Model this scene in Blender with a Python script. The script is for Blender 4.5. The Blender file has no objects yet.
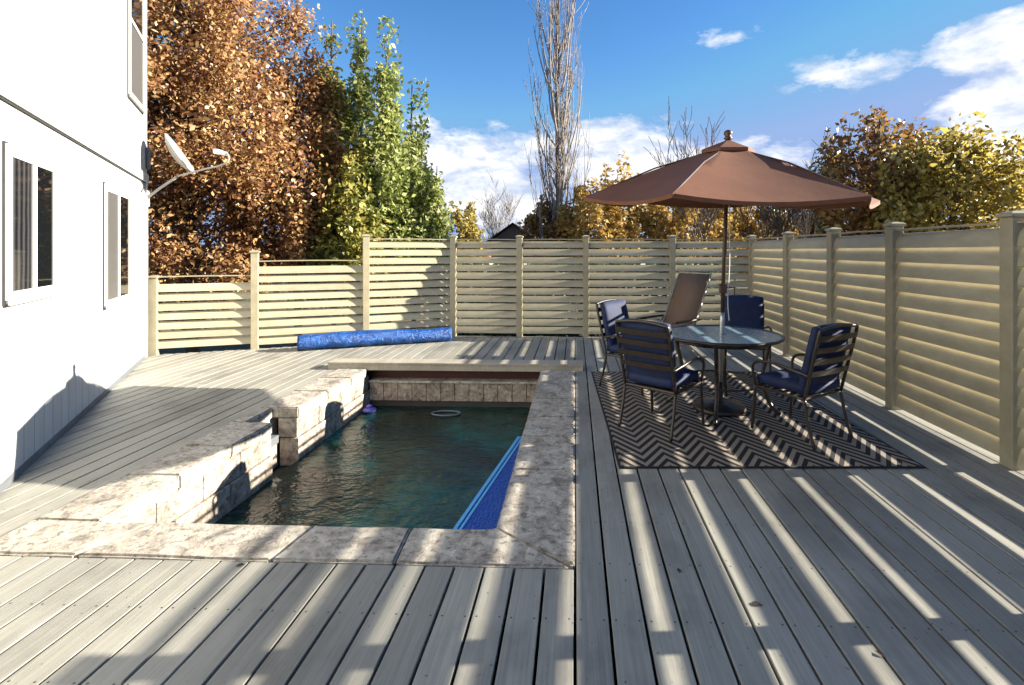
import bpy, bmesh, math, random
import numpy as np
from mathutils import Vector, Matrix
from mathutils import noise as mn
random.seed(7); RNG = np.random.default_rng(11)
R = math.radians; PI = math.pi
sc = bpy.context.scene; C = sc.collection
# ------------------------------------------------------------ camera model
H = 1.65; F = 500.0; CX = 556.0; CY = 251.0
PSI = math.atan(19/500)
RIGHT = Vector((math.cos(PSI), math.sin(PSI), 0)); FWD = Vector((-math.sin(PSI), math.cos(PSI), 0))
def P(px, py, z=0.0):
    """point on the level z seen at pixel (used once, to survey the place)"""
    d = (H - z)*F/(py - CY)
    v = RIGHT*((px-CX)/F*d) + FWD*d
    return Vector((v.x, v.y, z))
def Q(px, py, d):
    v = RIGHT*((px-CX)/F*d) + FWD*d
    return Vector((v.x, v.y, H - (py-CY)/F*d))
cam_d = bpy.data.cameras.new('camera'); cam = bpy.data.objects.new('camera', cam_d); C.objects.link(cam)
cam.location = (0, 0, H); cam.rotation_euler = (PI/2, 0, PSI)
cam_d.sensor_width = 36; cam_d.lens = F/1024*36
cam_d.shift_x = -(CX-512)/1024; cam_d.shift_y = -(342.5-CY)/1024
cam_d.clip_start = .05; cam_d.clip_end = 2000
sc.camera = cam
# ------------------------------------------------------------ materials
class NT:
    def __init__(s, tree): s.t = tree; s.n = tree.nodes; s.l = tree.links
    def node(s, typ, **kw):
        n = s.n.new(typ)
        for k, v in kw.items(): setattr(n, k, v)
        return n
    def put(s, sock, v):
        if isinstance(v, bpy.types.NodeSocket): s.l.new(v, sock)
        elif v is not None:
            if sock.type == 'RGBA' and not hasattr(v, '__len__'): v = (v, v, v, 1)
            elif sock.type == 'RGBA' and len(v) == 3: v = (*v, 1)
            sock.default_value = v
    def m(s, op, a, b=None, c=None, clamp=False):
        n = s.node('ShaderNodeMath', operation=op); n.use_clamp = clamp
        s.put(n.inputs[0], a); s.put(n.inputs[1], b)
        if c is not None: s.put(n.inputs[2], c)
        return n.outputs[0]
    def mix(s, f, a, b, mode='MIX'):
        n = s.node('ShaderNodeMix', data_type='RGBA', blend_type=mode)
        s.put(n.inputs[0], f); s.put(n.inputs[6], a); s.put(n.inputs[7], b); return n.outputs[2]
    def ramp(s, f, stops, interp='LINEAR'):
        n = s.node('ShaderNodeValToRGB'); n.color_ramp.interpolation = interp
        e = n.color_ramp.elements
        while len(e) < len(stops): e.new(.5)
        for k, (p, c) in enumerate(stops):
            e[k].position = p
            e[k].color = (c, c, c, 1) if not hasattr(c, '__len__') else (*c, 1)
        s.put(n.inputs[0], f); return n.outputs[0]
    def noise(s, vec, scale, detail=4, rough=.55, dist=0, out=0):
        n = s.node('ShaderNodeTexNoise'); s.put(n.inputs['Vector'], vec)
        n.inputs['Scale'].default_value = scale; n.inputs['Detail'].default_value = detail
        n.inputs['Roughness'].default_value = rough; n.inputs['Distortion'].default_value = dist
        return n.outputs[out]
    def vmul(s, v, k):
        n = s.node('ShaderNodeVectorMath', operation='MULTIPLY'); s.put(n.inputs[0], v); n.inputs[1].default_value = k
        return n.outputs[0]
    def obj(s): return s.node('ShaderNodeTexCoord').outputs['Object']
    def geo(s, o): return s.node('ShaderNodeNewGeometry').outputs[o]
    def xyz(s, v):
        n = s.node('ShaderNodeSeparateXYZ'); s.put(n.inputs[0], v); return n.outputs
    def bump(s, h, strength=.3, dist=.01):
        n = s.node('ShaderNodeBump'); n.inputs['Strength'].default_value = strength
        n.inputs['Distance'].default_value = dist; s.put(n.inputs['Height'], h); return n.outputs[0]
def mat(name, col=(.5, .5, .5), rough=.6, metal=0, spec=.5):
    m = bpy.data.materials.new(name); m.use_nodes = True
    nt = NT(m.node_tree); b = m.node_tree.nodes['Principled BSDF']
    b.inputs['Base Color'].default_value = (*col, 1); b.inputs['Roughness'].default_value = rough
    b.inputs['Metallic'].default_value = metal; b.inputs['Specular IOR Level'].default_value = spec
    return m, nt, b
def simple(name, col, rough=.6, metal=0, var=.15, scale=12, bump=.1, spec=.5):
    m, nt, b = mat(name, col, rough, metal, spec)
    n = nt.noise(nt.obj(), scale, 5, .6)
    k = nt.ramp(n, [(.3, 1-var), (.7, 1+var)])
    nt.put(b.inputs['Base Color'], nt.mix(1.0, col, k, 'MULTIPLY'))
    if bump: nt.put(b.inputs['Normal'], nt.bump(nt.noise(nt.obj(), scale*6, 3), bump, .004))
    return m
M = {}
# deck boards: grey brown composite, brushed grain along the board, screws on the joists
def deck_mat(name, cols, screws=True):
    m, nt, b = mat(name, rough=.62)
    o = nt.obj(); x, y, z = nt.xyz(o)
    rnd = nt.geo('Random Per Island')
    base = nt.ramp(rnd, [(0, cols[0]), (.35, cols[1]), (.7, cols[2]), (1, cols[3])])
    g = nt.noise(nt.vmul(o, (90, 2.2, 20)), 1, 5, .65)
    g2 = nt.noise(nt.vmul(o, (28, .7, 6)), 1, 3, .6)
    st = nt.noise(nt.vmul(o, (1.3, .9, 1)), 1.2, 5, .62)
    c = nt.mix(1.0, base, nt.ramp(g, [(.3, .80), (.7, 1.16)]), 'MULTIPLY')
    c = nt.mix(1.0, c, nt.ramp(g2, [(.3, .92), (.7, 1.06)]), 'MULTIPLY')
    c = nt.mix(1.0, c, nt.ramp(st, [(.33, .68), (.5, 1.0), (.7, 1.1)]), 'MULTIPLY')
    sp = nt.noise(o, 34, 2, .5)
    c = nt.mix(nt.ramp(sp, [(.70, 0), (.76, .7)]), c, (.05, .045, .04))
    if screws:
        pitch = .157
        fx = nt.m('FRACT', nt.m('DIVIDE', nt.m('ADD', x, 30*pitch), pitch))
        ax = nt.m('MULTIPLY', nt.m('SUBTRACT', nt.m('ABSOLUTE', nt.m('SUBTRACT', fx, .5)), .33), pitch)
        fy = nt.m('FRACT', nt.m('DIVIDE', nt.m('ADD', y, 10.11), .405))
        ay = nt.m('MULTIPLY', nt.m('SUBTRACT', fy, .5), .405)
        d = nt.m('SQRT', nt.m('ADD', nt.m('MULTIPLY', ax, ax), nt.m('MULTIPLY', ay, ay)))
        c = nt.mix(nt.m('LESS_THAN', d, .0048), c, (.02, .018, .016))
    nt.put(b.inputs['Base Color'], c)
    nt.put(b.inputs['Roughness'], nt.ramp(g2, [(.3, .5), (.7, .72)]))
    nt.put(b.inputs['Normal'], nt.bump(g, .35, .003))
    return m
M['deck'] = deck_mat('deck_board', [(.215, .206, .175), (.262, .248, .208), (.305, .288, .24), (.238, .224, .186)])
M['plank'] = deck_mat('plank_board', [(.36, .32, .25)]*4, False)
def stone_mat(name, light=(.62, .56, .47), dark=(.20, .17, .14), mid=(.44, .37, .30)):
    m, nt, b = mat(name, rough=.8)
    o = nt.obj(); w = nt.node('ShaderNodeTexCoord').outputs['Object']
    rnd = nt.geo('Random Per Island')
    n1 = nt.noise(w, 5.5, 8, .68, .8); n2 = nt.noise(w, 24, 6, .7, .4); n3 = nt.noise(w, 70, 4, .6)
    c = nt.ramp(n1, [(.32, dark), (.45, mid), (.57, light), (.75, tuple(min(1, v*1.15) for v in light))])
    c = nt.mix(nt.ramp(n2, [(.38, .7), (.47, 0)]), c, tuple(v*.55 for v in dark))
    c = nt.mix(nt.ramp(n2, [(.56, 0), (.68, .6)]), c, (.70, .66, .58))
    c = nt.mix(1.0, c, nt.ramp(rnd, [(0, .86), (1, 1.1)]), 'MULTIPLY')
    nt.put(b.inputs['Base Color'], c)
    h = nt.m('ADD', nt.m('MULTIPLY', n1, .5), nt.m('ADD', nt.m('MULTIPLY', n2, .8), nt.m('MULTIPLY', n3, .25)))
    nt.put(b.inputs['Normal'], nt.bump(h, .8, .015))
    return m
M['stone'] = stone_mat('coping_stone', (.44, .395, .325), (.15, .13, .11), (.33, .285, .23))
M['stone2'] = stone_mat('wall_stone', (.52, .45, .36), (.22, .17, .13), (.38, .30, .23))
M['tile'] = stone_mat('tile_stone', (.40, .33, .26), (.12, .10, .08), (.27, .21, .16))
M['grout'] = simple('grout', (.05, .045, .04), .9)
M['redwood'] = simple('red_board', (.08, .024, .016), .7, scale=5)
# fence
m, nt, b = mat('fence_vinyl', rough=.45)
o = nt.obj()
c = nt.ramp(nt.noise(nt.vmul(o, (2, 2, 6)), 2.2, 6, .65), [(.3, (.32, .28, .185)), (.7, (.41, .365, .25))])
c = nt.mix(nt.ramp(nt.noise(o, 40, 3), [(.62, 0), (.8, .35)]), c, (.25, .22, .16))
c = nt.mix(1.0, c, nt.ramp(nt.geo('Random Per Island'), [(0, .9), (1, 1.08)]), 'MULTIPLY')
nt.put(b.inputs['Base Color'], c); nt.put(b.inputs['Normal'], nt.bump(nt.noise(nt.vmul(o, (8, 8, 60)), 1, 3), .12, .004))
M['vinyl'] = m
M['post'] = simple('fence_post_vinyl', (.31, .27, .175), .5, var=.14, scale=7)
# house
m, nt, b = mat('house_siding', rough=.7)
o = nt.obj(); x, y, z = nt.xyz(o)
fx = nt.m('FRACT', nt.m('DIVIDE', nt.m('ADD', x, 20), .203)); gr = nt.m('LESS_THAN', nt.m('ABSOLUTE', nt.m('SUBTRACT', fx, .5)), .022)
c = nt.ramp(nt.noise(nt.vmul(o, (14, 14, 1.2)), 1, 6, .6), [(.3, (.47, .47, .455)), (.7, (.55, .55, .535))])
c = nt.mix(nt.ramp(nt.noise(o, 1.6, 6, .65), [(.5, 0), (.8, .35)]), c, (.42, .415, .39))
c = nt.mix(nt.m('MULTIPLY', gr, .8), c, (.06, .06, .06))
nt.put(b.inputs['Base Color'], c); nt.put(b.inputs['Normal'], nt.bump(nt.m('SUBTRACT', nt.noise(nt.vmul(o, (60, 60, 3)), 1, 4), gr), .25, .004))
M['siding'] = m
M['trim'] = simple('white_trim', (.60, .60, .58), .45, var=.06, scale=5)
M['shingle'] = simple('roof_shingle', (.09, .085, .08), .9, var=.4, scale=20)
M['darkshingle'] = simple('dark_shingle', (.02, .02, .022), .9, var=.4, scale=8)
m, nt, b = mat('window_glass', (.006, .007, .008), .02, 0, .22); M['glass'] = m
nt.put(b.inputs['Normal'], nt.bump(nt.noise(nt.obj(), 3, 2), .06, .01))
m, nt, b = mat('curtain_behind_screen', (.12, .12, .12), .06, 0, .15)
x, y, z = nt.xyz(nt.obj())
wv = nt.m('SINE', nt.m('MULTIPLY', nt.m('ADD', x, nt.m('MULTIPLY', nt.noise(nt.obj(), 2, 2), .05)), 75))
nt.put(b.inputs['Base Color'], nt.ramp(nt.m('MULTIPLY_ADD', wv, .5, .5), [(0, (.008, .008, .009)), (.5, (.022, .022, .024)), (1, (.05, .05, .055))]))
M['curtain'] = m
M['greyscreen'] = simple('insect_screen', (.075, .07, .065), .5, var=.1, scale=30)
# furniture
M['bronze'] = simple('bronze_frame', (.055, .042, .032), .33, .55, var=.3, scale=25, spec=.6)
M['slat'] = simple('bronze_slat', (.045, .033, .024), .30, .3, var=.25, scale=20)
m, nt, b = mat('navy_cushion', rough=.75)
n = nt.noise(nt.obj(), 9, 5); w = nt.noise(nt.vmul(nt.obj(), (160, 160, 160)), 1, 2)
nt.put(b.inputs['Base Color'], nt.mix(1.0, nt.ramp(n, [(.3, (.002, .007, .036)), (.7, (.005, .018, .075))]), nt.ramp(w, [(.3, .8), (.7, 1.2)]), 'MULTIPLY'))
nt.put(b.inputs['Normal'], nt.bump(nt.m('ADD', nt.m('MULTIPLY', n, 3), w), .35, .006)); M['navy'] = m
m, nt, b = mat('canopy_cloth', rough=.8)
n = nt.noise(nt.obj(), 2.5, 5); w = nt.noise(nt.obj(), 120, 2)
nt.put(b.inputs['Base Color'], nt.mix(1.0, nt.ramp(n, [(.3, (.125, .044, .017)), (.7, (.160, .058, .024))]), nt.ramp(w, [(.3, .88), (.7, 1.1)]), 'MULTIPLY'))
nt.put(b.inputs['Normal'], nt.bump(nt.noise(nt.obj(), 7, 3), .25, .01)); M['canopy'] = m
M['pole'] = simple('umbrella_pole', (.075, .038, .022), .4, .1, var=.3, scale=30)
M['steel'] = simple('bright_steel', (.55, .55, .53), .3, .7, var=.1)
m, nt, b = mat('table_glass', (.10, .17, .22), .12, 0, .8)
nt.put(b.inputs['Base Color'], nt.ramp(nt.noise(nt.obj(), 30, 4), [(.3, (.12, .20, .27)), (.7, (.22, .33, .40))]))
nt.put(b.inputs['Normal'], nt.bump(nt.noise(nt.obj(), 90, 2), .3, .003)); M['tglass'] = m
m, nt, b = mat('sling_weave', rough=.7)
x, y, z = nt.xyz(nt.obj())
s1 = nt.m('SINE', nt.m('MULTIPLY', x, 320)); s2 = nt.m('SINE', nt.m('MULTIPLY', z, 320))
nt.put(b.inputs['Base Color'], nt.ramp(nt.m('MULTIPLY_ADD', nt.m('MULTIPLY', s1, s2), .5, .5), [(.2, (.09, .055, .032)), (.8, (.20, .125, .075))])); M['sling'] = m
M['tanframe'] = simple('tan_frame', (.34, .29, .20), .4, .1)
m, nt, b = mat('bubble_cover_blue', rough=.28)
o = nt.obj(); n = nt.noise(o, 9, 6, .65, 1.0)
v = nt.node('ShaderNodeTexVoronoi'); nt.put(v.inputs['Vector'], o); v.inputs['Scale'].default_value = 60
nt.put(b.inputs['Base Color'], nt.ramp(n, [(.3, (.001, .026, .13)), (.55, (.003, .075, .31)), (.8, (.01, .14, .42))]))
nt.put(b.inputs['Normal'], nt.bump(nt.m('ADD', nt.m('MULTIPLY', n, 4), v.outputs[0]), .9, .012)); M['bluecover'] = m
m, nt, b = mat('floating_cover', rough=.3)
o = nt.obj(); v = nt.node('ShaderNodeTexVoronoi'); nt.put(v.inputs['Vector'], nt.vmul(o, (1, .6, 1))); v.inputs['Scale'].default_value = 48
k = nt.m('MULTIPLY', nt.ramp(v.outputs[0], [(.0, 1), (.35, 0)]), nt.ramp(nt.noise(o, 20, 3), [(.45, 0), (.6, 1)]))
nt.put(b.inputs['Base Color'], nt.mix(k, (.002, .050, .33), (.03, .20, .62)))
nt.put(b.inputs['Normal'], nt.bump(v.outputs[0], .7, .01)); M['float'] = m
M['edgeblue'] = simple('cover_edge', (.09, .38, .75), .4, var=.1, scale=30)
m, nt, b = mat('purple_plastic', (.16, .14, .55), .4); M['purple'] = m
m, nt, b = mat('white_plastic', (.7, .7, .7), .4); M['white'] = m
M['greyplastic'] = simple('grey_plastic', (.12, .13, .14), .5)
# water
m, nt, b = mat('pool_water', rough=.03, spec=.5)
b.inputs['IOR'].default_value = 1.5
o = nt.obj(); n = nt.noise(nt.vmul(o, (1, .8, 1)), 1.1, 5, .6, .6)
c = nt.ramp(n, [(.34, (.003, .006, .004)), (.50, (.004, .030, .022)), (.68, (.010, .095, .078))])
x, y, z = nt.xyz(o)
c = nt.mix(nt.m('MULTIPLY', nt.ramp(nt.noise(o, 26, 5, .7), [(.56, 0), (.66, 1)]), nt.ramp(nt.noise(o, 1.7, 3), [(.4, 0), (.6, .5)])), c, (.07, .09, .06))
nt.put(b.inputs['Base Color'], c)
h = nt.m('ADD', nt.noise(nt.vmul(o, (1.0, 1.5, 1)), 5, 3, .5, .5), nt.m('MULTIPLY', nt.noise(nt.vmul(o, (1, 1.6, 1)), 22, 3, .55), .25))
nt.put(b.inputs['Normal'], nt.bump(h, .75, .035)); M['water'] = m
# rug: black and tan chevron
m, nt, b = mat('chevron_rug', rough=.9)
o = nt.obj(); x, y, z = nt.xyz(o)
tri = nt.m('PINGPONG', nt.m('ADD', x, 10.05), .182)
yy = nt.m('FRACT', nt.m('DIVIDE', nt.m('ADD', nt.m('ADD', y, 10), nt.m('MULTIPLY', tri, -1.55)), .128))
st = nt.m('GREATER_THAN', yy, .5)
ed = nt.m('GREATER_THAN', nt.m('MAXIMUM', nt.m('SUBTRACT', nt.m('ABSOLUTE', x), 1.145), nt.m('SUBTRACT', nt.m('ABSOLUTE', y), 1.485)), 0)
wv = nt.noise(nt.vmul(o, (220, 60, 1)), 1, 3)
c = nt.mix(st, (.006, .005, .005), (.26, .21, .16))
c = nt.mix(ed, c, (.012, .010, .010))
c = nt.mix(1.0, c, nt.ramp(wv, [(.3, .75), (.7, 1.2)]), 'MULTIPLY')
nt.put(b.inputs['Base Color'], c); nt.put(b.inputs['Normal'], nt.bump(wv, .5, .003)); M['rug'] = m
# ground
m, nt, b = mat('leaf_strewn_grass', rough=.95)
o = nt.obj(); n = nt.noise(o, .4, 8, .7); n2 = nt.noise(o, 6, 6, .7)
c = nt.ramp(n, [(.35, (.05, .06, .02)), (.55, (.10, .085, .035)), (.7, (.16, .12, .06))])
c = nt.mix(nt.ramp(n2, [(.52, 0), (.6, .8)]), c, (.20, .11, .04))
nt.put(b.inputs['Base Color'], c); M['ground'] = m
def leaf_mat(name, stops, patch=None, scale=.8, trans=.35):
    m, nt, b = mat(name, rough=.42)
    r = nt.geo('Random Per Island'); n = nt.noise(nt.obj(), scale, 4, .6)
    v = nt.m('ADD', nt.m('MULTIPLY', r, .55), nt.m('MULTIPLY', nt.m('SUBTRACT', n, .22), .8), clamp=True)
    c = nt.ramp(v, stops)
    nt.put(b.inputs['Base Color'], c)
    tr = nt.node('ShaderNodeBsdfTranslucent'); nt.put(tr.inputs[0], c)
    mx = nt.node('ShaderNodeMixShader'); mx.inputs[0].default_value = trans
    nt.l.new(b.outputs[0], mx.inputs[1]); nt.l.new(tr.outputs[0], mx.inputs[2])
    nt.l.new(mx.outputs[0], nt.n['Material Output'].inputs[0])
    return m
M['leaf_maple'] = leaf_mat('maple_leaves', [(0, (.08, .04, .03)), (.25, (.21, .09, .045)), (.42, (.34, .165, .07)), (.6, (.45, .26, .10)), (.8, (.53, .38, .17)), (1, (.56, .49, .39))])
M['leaf_poplar'] = leaf_mat('poplar_leaves', [(0, (.05, .08, .03)), (.3, (.20, .25, .06)), (.6, (.42, .45, .14)), (1, (.66, .65, .38))], trans=.5)
M['leaf_mix'] = leaf_mat('turning_leaves', [(0, (.05, .07, .02)), (.35, (.20, .22, .05)), (.65, (.42, .38, .09)), (1, (.50, .30, .09))], trans=.45)
M['leaf_gold'] = leaf_mat('gold_leaves', [(0, (.18, .09, .03)), (.35, (.42, .26, .07)), (.7, (.58, .41, .12)), (1, (.66, .54, .28))], trans=.45)
M['leaf_yellow'] = leaf_mat('yellow_leaves', [(0, (.06, .05, .015)), (.3, (.22, .17, .035)), (.55, (.44, .34, .07)), (1, (.62, .52, .20))], trans=.5)
M['leaf_red'] = leaf_mat('red_leaves', [(0, (.05, .03, .018)), (.35, (.18, .09, .035)), (.65, (.36, .21, .06)), (1, (.46, .34, .11))])
M['leaf_dark'] = leaf_mat('evergreen_leaves', [(0, (.015, .03, .015)), (.6, (.05, .09, .03)), (1, (.12, .15, .05))])
M['bark'] = simple('bark', (.10, .075, .058), .9, var=.4, scale=10, bump=.5)
M['palebark'] = simple('pale_bark', (.27, .235, .21), .85, var=.35, scale=8, bump=.4)
# ------------------------------------------------------------ mesh helpers
def tag(o, label=None, cat=None, group=None, kind=None):
    if label: o['label'] = label
    if cat: o['category'] = cat
    if group: o['group'] = group
    if kind: o['kind'] = kind
    return o
def thing(name, label, cat, loc=(0, 0, 0), rz=0, group=None):
    o = bpy.data.objects.new(name, None); C.objects.link(o); o.location = loc; o.rotation_euler = (0, 0, rz)
    o.empty_display_size = .1
    return tag(o, label, cat, group)
def obj(name, bm, m, parent=None, smooth=False):
    me = bpy.data.meshes.new(name)
    bmesh.ops.recalc_face_normals(bm, faces=bm.faces)
    bm.to_mesh(me); bm.free()
    if smooth:
        for p in me.polygons: p.use_smooth = True
    me.materials.append(m)
    o = bpy.data.objects.new(name, me); C.objects.link(o)
    if parent: o.parent = parent
    return o
def B(): return bmesh.new()
def box(bm, x0, x1, y0, y1, z0, z1, bev=0):
    ret = bmesh.ops.create_cube(bm, size=1)
    vs = ret['verts']
    for v in vs:
        v.co = Vector((x0 if v.co.x < 0 else x1, y0 if v.co.y < 0 else y1, z0 if v.co.z < 0 else z1))
    if bev:
        es = list({e for v in vs for e in v.link_edges})
        bmesh.ops.bevel(bm, geom=es, offset=bev, segments=2, affect='EDGES', profile=.6)
def prism(bm, poly, axis_from, axis_to):
    """poly: list of Vector at start; swept by the vector axis_to-axis_from"""
    d = axis_to - axis_from
    a = [bm.verts.new(p) for p in poly]; c = [bm.verts.new(p + d) for p in poly]
    n = len(poly)
    for i in range(n): bm.faces.new((a[i], a[(i+1) % n], c[(i+1) % n], c[i]))
    bm.faces.new(a[::-1]); bm.faces.new(c)
def tube(bm, pts, r, seg=8, closed=False):
    pts = [Vector(p) for p in pts]; n = len(pts)
    rs = r if hasattr(r, '__len__') else [r]*n
    rings = []; up = None
    for i, p in enumerate(pts):
        if closed: t = (pts[(i+1) % n]-pts[i-1])
        else: t = pts[min(i+1, n-1)] - pts[max(i-1, 0)]
        t.normalize()
        if up is None: up = Vector((0, 0, 1)) if abs(t.z) < .9 else Vector((1, 0, 0))
        s = t.cross(up); s.normalize(); up = s.cross(t); up.normalize()
        rings.append([bm.verts.new(p + (s*math.cos(a)+up*math.sin(a))*rs[i]) for a in [2*PI*k/seg for k in range(seg)]])
    m_ = n if closed else n-1
    for i in range(m_):
        a, b_ = rings[i], rings[(i+1) % n]
        for k in range(seg): bm.faces.new((a[k], a[(k+1) % seg], b_[(k+1) % seg], b_[k]))
    if not closed:
        bm.faces.new(rings[0][::-1]); bm.faces.new(rings[-1])
def smoothpts(pts, n=4):
    pts = [Vector(p) for p in pts]; out = []
    for i in range(len(pts)-1):
        p0 = pts[max(i-1, 0)]; p1 = pts[i]; p2 = pts[i+1]; p3 = pts[min(i+2, len(pts)-1)]
        for k in range(n):
            t = k/n
            out.append(.5*((2*p1)+(p2-p0)*t+(2*p0-5*p1+4*p2-p3)*t*t+(3*p1-p0-3*p2+p3)*t**3))
    out.append(pts[-1]); return out
def lathe(bm, prof, seg=24, c=(0, 0, 0)):
    rings = []
    for r, z in prof:
        rings.append([bm.verts.new((c[0]+r*math.cos(2*PI*k/seg), c[1]+r*math.sin(2*PI*k/seg), c[2]+z)) for k in range(seg)])
    for a, b_ in zip(rings, rings[1:]):
        for k in range(seg): bm.faces.new((a[k], a[(k+1) % seg], b_[(k+1) % seg], b_[k]))
    bm.faces.new(rings[0][::-1]); bm.faces.new(rings[-1])
def children(o): return [c for c in bpy.data.objects if c.parent == o]
def copy_tree(o, parent=None):
    c = o.copy(); C.objects.link(c); c.parent = parent
    for ch in children(o): copy_tree(ch, c)
    return c
# ------------------------------------------------------------ ground
bm = B(); box(bm, -400, 400, -400, 400, -1.6, -1.45)
tag(obj('ground', bm, M['ground']), 'lawn scattered with fallen leaves', kind='structure')
# ------------------------------------------------------------ survey
HP0 = P(0, 493); HP1 = P(146, 357.6)
hd = (HP1-HP0).normalized(); HL = (HP1-HP0).length
FX = 3.35                                   # right fence line
BY = 9.62                                   # back fence line
LEFT = [(*Q(154, CY, 7.95)[:2], 1.26), (*Q(255, CY, 8.42)[:2], 1.66), (*Q(366, CY, 9.05)[:2], 1.95), (-2.36, BY, 1.95)]
BACK = [(-2.36, BY), (-1.07, BY), (.21, BY), (1.86, BY), (FX, BY)]
RFY = [BY, 8.0, 6.62, 5.38, 3.95, 2.42, .93, -.47, -1.9]
# pool
PX0, PX1 = -2.89, -.47; PY0, PY1 = 2.93, 6.95
OX0, OX1, OY0 = -3.297, 0.0, 2.60
WATER = -.53
NX0, NX1, NY0, NY1 = -3.16, PX0, 4.68, 5.12
# ------------------------------------------------------------ deck
pitch = .157
bm = B()
def back_limit(x):
    pts = [(-9, 7.0)]+[(a, c) for a, c, _ in LEFT]+[(FX+.2, BY)]
    for (xa, ya), (xb, yb) in zip(pts, pts[1:]):
        if xa <= x <= xb: return ya+(yb-ya)*(x-xa)/(xb-xa)
    return BY
def front_limit(x):
    # behind the house wall nothing shows; start the boards just inside it
    if x > -2.0: return -1.9
    t = (x-HP0.x)/hd.x
    return max(-1.9, HP0.y+hd.y*t-.35)
i0 = int(math.floor(-6.9/pitch)); i1 = int(math.floor(FX/pitch))
for i in range(i0, i1+1):
    xa = i*pitch+.0068; xb = (i+1)*pitch-.0068; xc = (xa+xb)/2
    y0 = front_limit(xc); y1 = back_limit(xc)+.02
    segs = []
    if xb > OX0+.005 and xa < OX1-.005:
        segs = [(y0, OY0-.006), (PY1+.02, y1)]
    else: segs = [(y0, y1)]
    for a, c in segs:
        if c-a < .2: continue
        k = random.uniform(2.2, 4.6) if (i % 3 == 0) else None
        cuts = [a]
        yj = a + (random.randint(4, 11))*.405
        if k and yj < c-.8: cuts.append(yj)
        cuts.append(c)
        for u, v in zip(cuts, cuts[1:]):
            xl, xr = xa, xb
            if a < OY0 < c or a < 5 < c:
                pass
            box(bm, xl, xr, u+.002, v-.002, -.03+random.uniform(-.0012, .0012), 0+random.uniform(-.0012, .0012), .0035)
# infill strips beside the coping where boards meet it
tag(obj('deck', bm, M['deck']), 'grey brown deck of long narrow composite boards', kind='structure')
bm = B()
for k in range(16):
    y = -1.7+k*.81
    if y > BY: break
    for (a, c) in ([(-6.6, FX)] if not (OY0-.1 < y < PY1+.1) else [(-6.6, OX0-.05), (OX1+.05, FX)]):
        t = (y-HP0.y)/hd.y; xa = max(a, HP0.x+hd.x*t-.1) if y > HP0.y-3 else -2
        if y > 7.8: xa = max(xa, -5+ (y-7.8)*1.8)
        box(bm, xa, c, y-.02, y+.02, -.20, -.034)
tag(obj('deck_joists', bm, M['grout']), 'dark joists under the deck boards', kind='structure')
bm = B()
box(bm, FX+.07, FX+.10, -2.2, BY+.1, -1.45, -.02); box(bm, -2.4, FX+.068, BY+.07, BY+.10, -1.45, -.02)
for (xa, ya, _), (xb, yb, _) in zip(LEFT, LEFT[1:]):
    a = Vector((xa, ya, 0)); c = Vector((xb, yb, 0)); d = (c-a).normalized(); n_ = Vector((-d.y, d.x, 0))
    prism(bm, [a+n_*.07+Vector((0, 0, -1.45)), a+n_*.10+Vector((0, 0, -1.45)), a+n_*.10+Vector((0, 0, -.02)), a+n_*.07+Vector((0, 0, -.02))], a, c)
box(bm, -3.2, FX+.068, -2.2, -2.17, -1.45, -.03)
tag(obj('added_sun_skirt', bm, M['deck']), 'unseen board skirt added to keep low sun out from under the deck', kind='structure')  # unseen boards added to block low sun beneath the deck
bm = B()
box(bm, -7.2, FX+.05, -2.1, BY+.05, -1.44, -1.42)
tag(obj('underdeck_shade', bm, M['grout']), 'dark sheet under the deck painting the shade between the boards', kind='structure')  # near-black sheet paints the shade seen through the board gaps
# ------------------------------------------------------------ pool
pool = thing('swimming_pool', 'small rectangular pool with rough stone coping sunk into the deck', 'swimming pool', ((PX0+PX1)/2, (PY0+PY1)/2, -1.3))
bpy.context.view_layer.update()
def inpool(o):
    o.parent = pool; o.matrix_parent_inverse = Matrix.Translation(-pool.location); return o
def stone(poly, z0, z1, m='stone', name='coping_slab', bev=.012):
    b2 = B(); n = len(poly)
    prism(b2, [Vector((x, y, z0)) for x, y in poly], Vector((0, 0, z0)), Vector((0, 0, z1)))
    bmesh.ops.bevel(b2, geom=list(b2.edges), offset=bev, segments=2, affect='EDGES')
    bmesh.ops.subdivide_edges(b2, edges=[e for e in b2.edges if e.calc_length() > .1], cuts=5, use_grid_fill=True)
    for v in b2.verts:
        q = Vector((v.co.x*7, v.co.y*7, v.co.z*7))
        from mathutils import noise as mn
        v.co += mn.noise_vector(q)*.006
    return inpool(obj(name, b2, M[m], None, False))
g = .004; CT = .012   # coping top a hair above the boards
xs = [OX0, -2.62, -1.98, -1.32, -.70]
joint = [( -2.66, -2.50), (-2.02, -1.93), (-1.36, -1.33)]
# near row
stone([(OX0, OY0), (-2.70-g, OY0), (-2.55-g, PY0), (OX0, PY0)], -.10, CT)
stone([(-2.70+g, OY0), (-1.62-g, OY0), (-1.56-g, PY0), (-2.55+g, PY0)], -.10, CT)
stone([(-1.62+g, OY0), (-.95-g, OY0), (-.97-g, PY0), (-1.56+g, PY0)], -.10, CT)
stone([(-.95+g, OY0), (OX1-.02, OY0), (PX1-.012, PY0-.004), (PX1-.012, PY0), (-.97+g, PY0)], -.10, CT)
# right row
ys = [OY0, 3.75, 4.42, 4.95, 5.55, 6.2, 6.86]
stone([(OX1, OY0+.012), (OX1, ys[1]-g), (PX1, ys[1]-g), (PX1, PY0+.004)], -.10, CT)
for a, c in zip(ys[1:], ys[2:]): stone([(PX1, a+g), (OX1, a+g), (OX1, c-g), (PX1, c-g)], -.10, CT)
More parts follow.
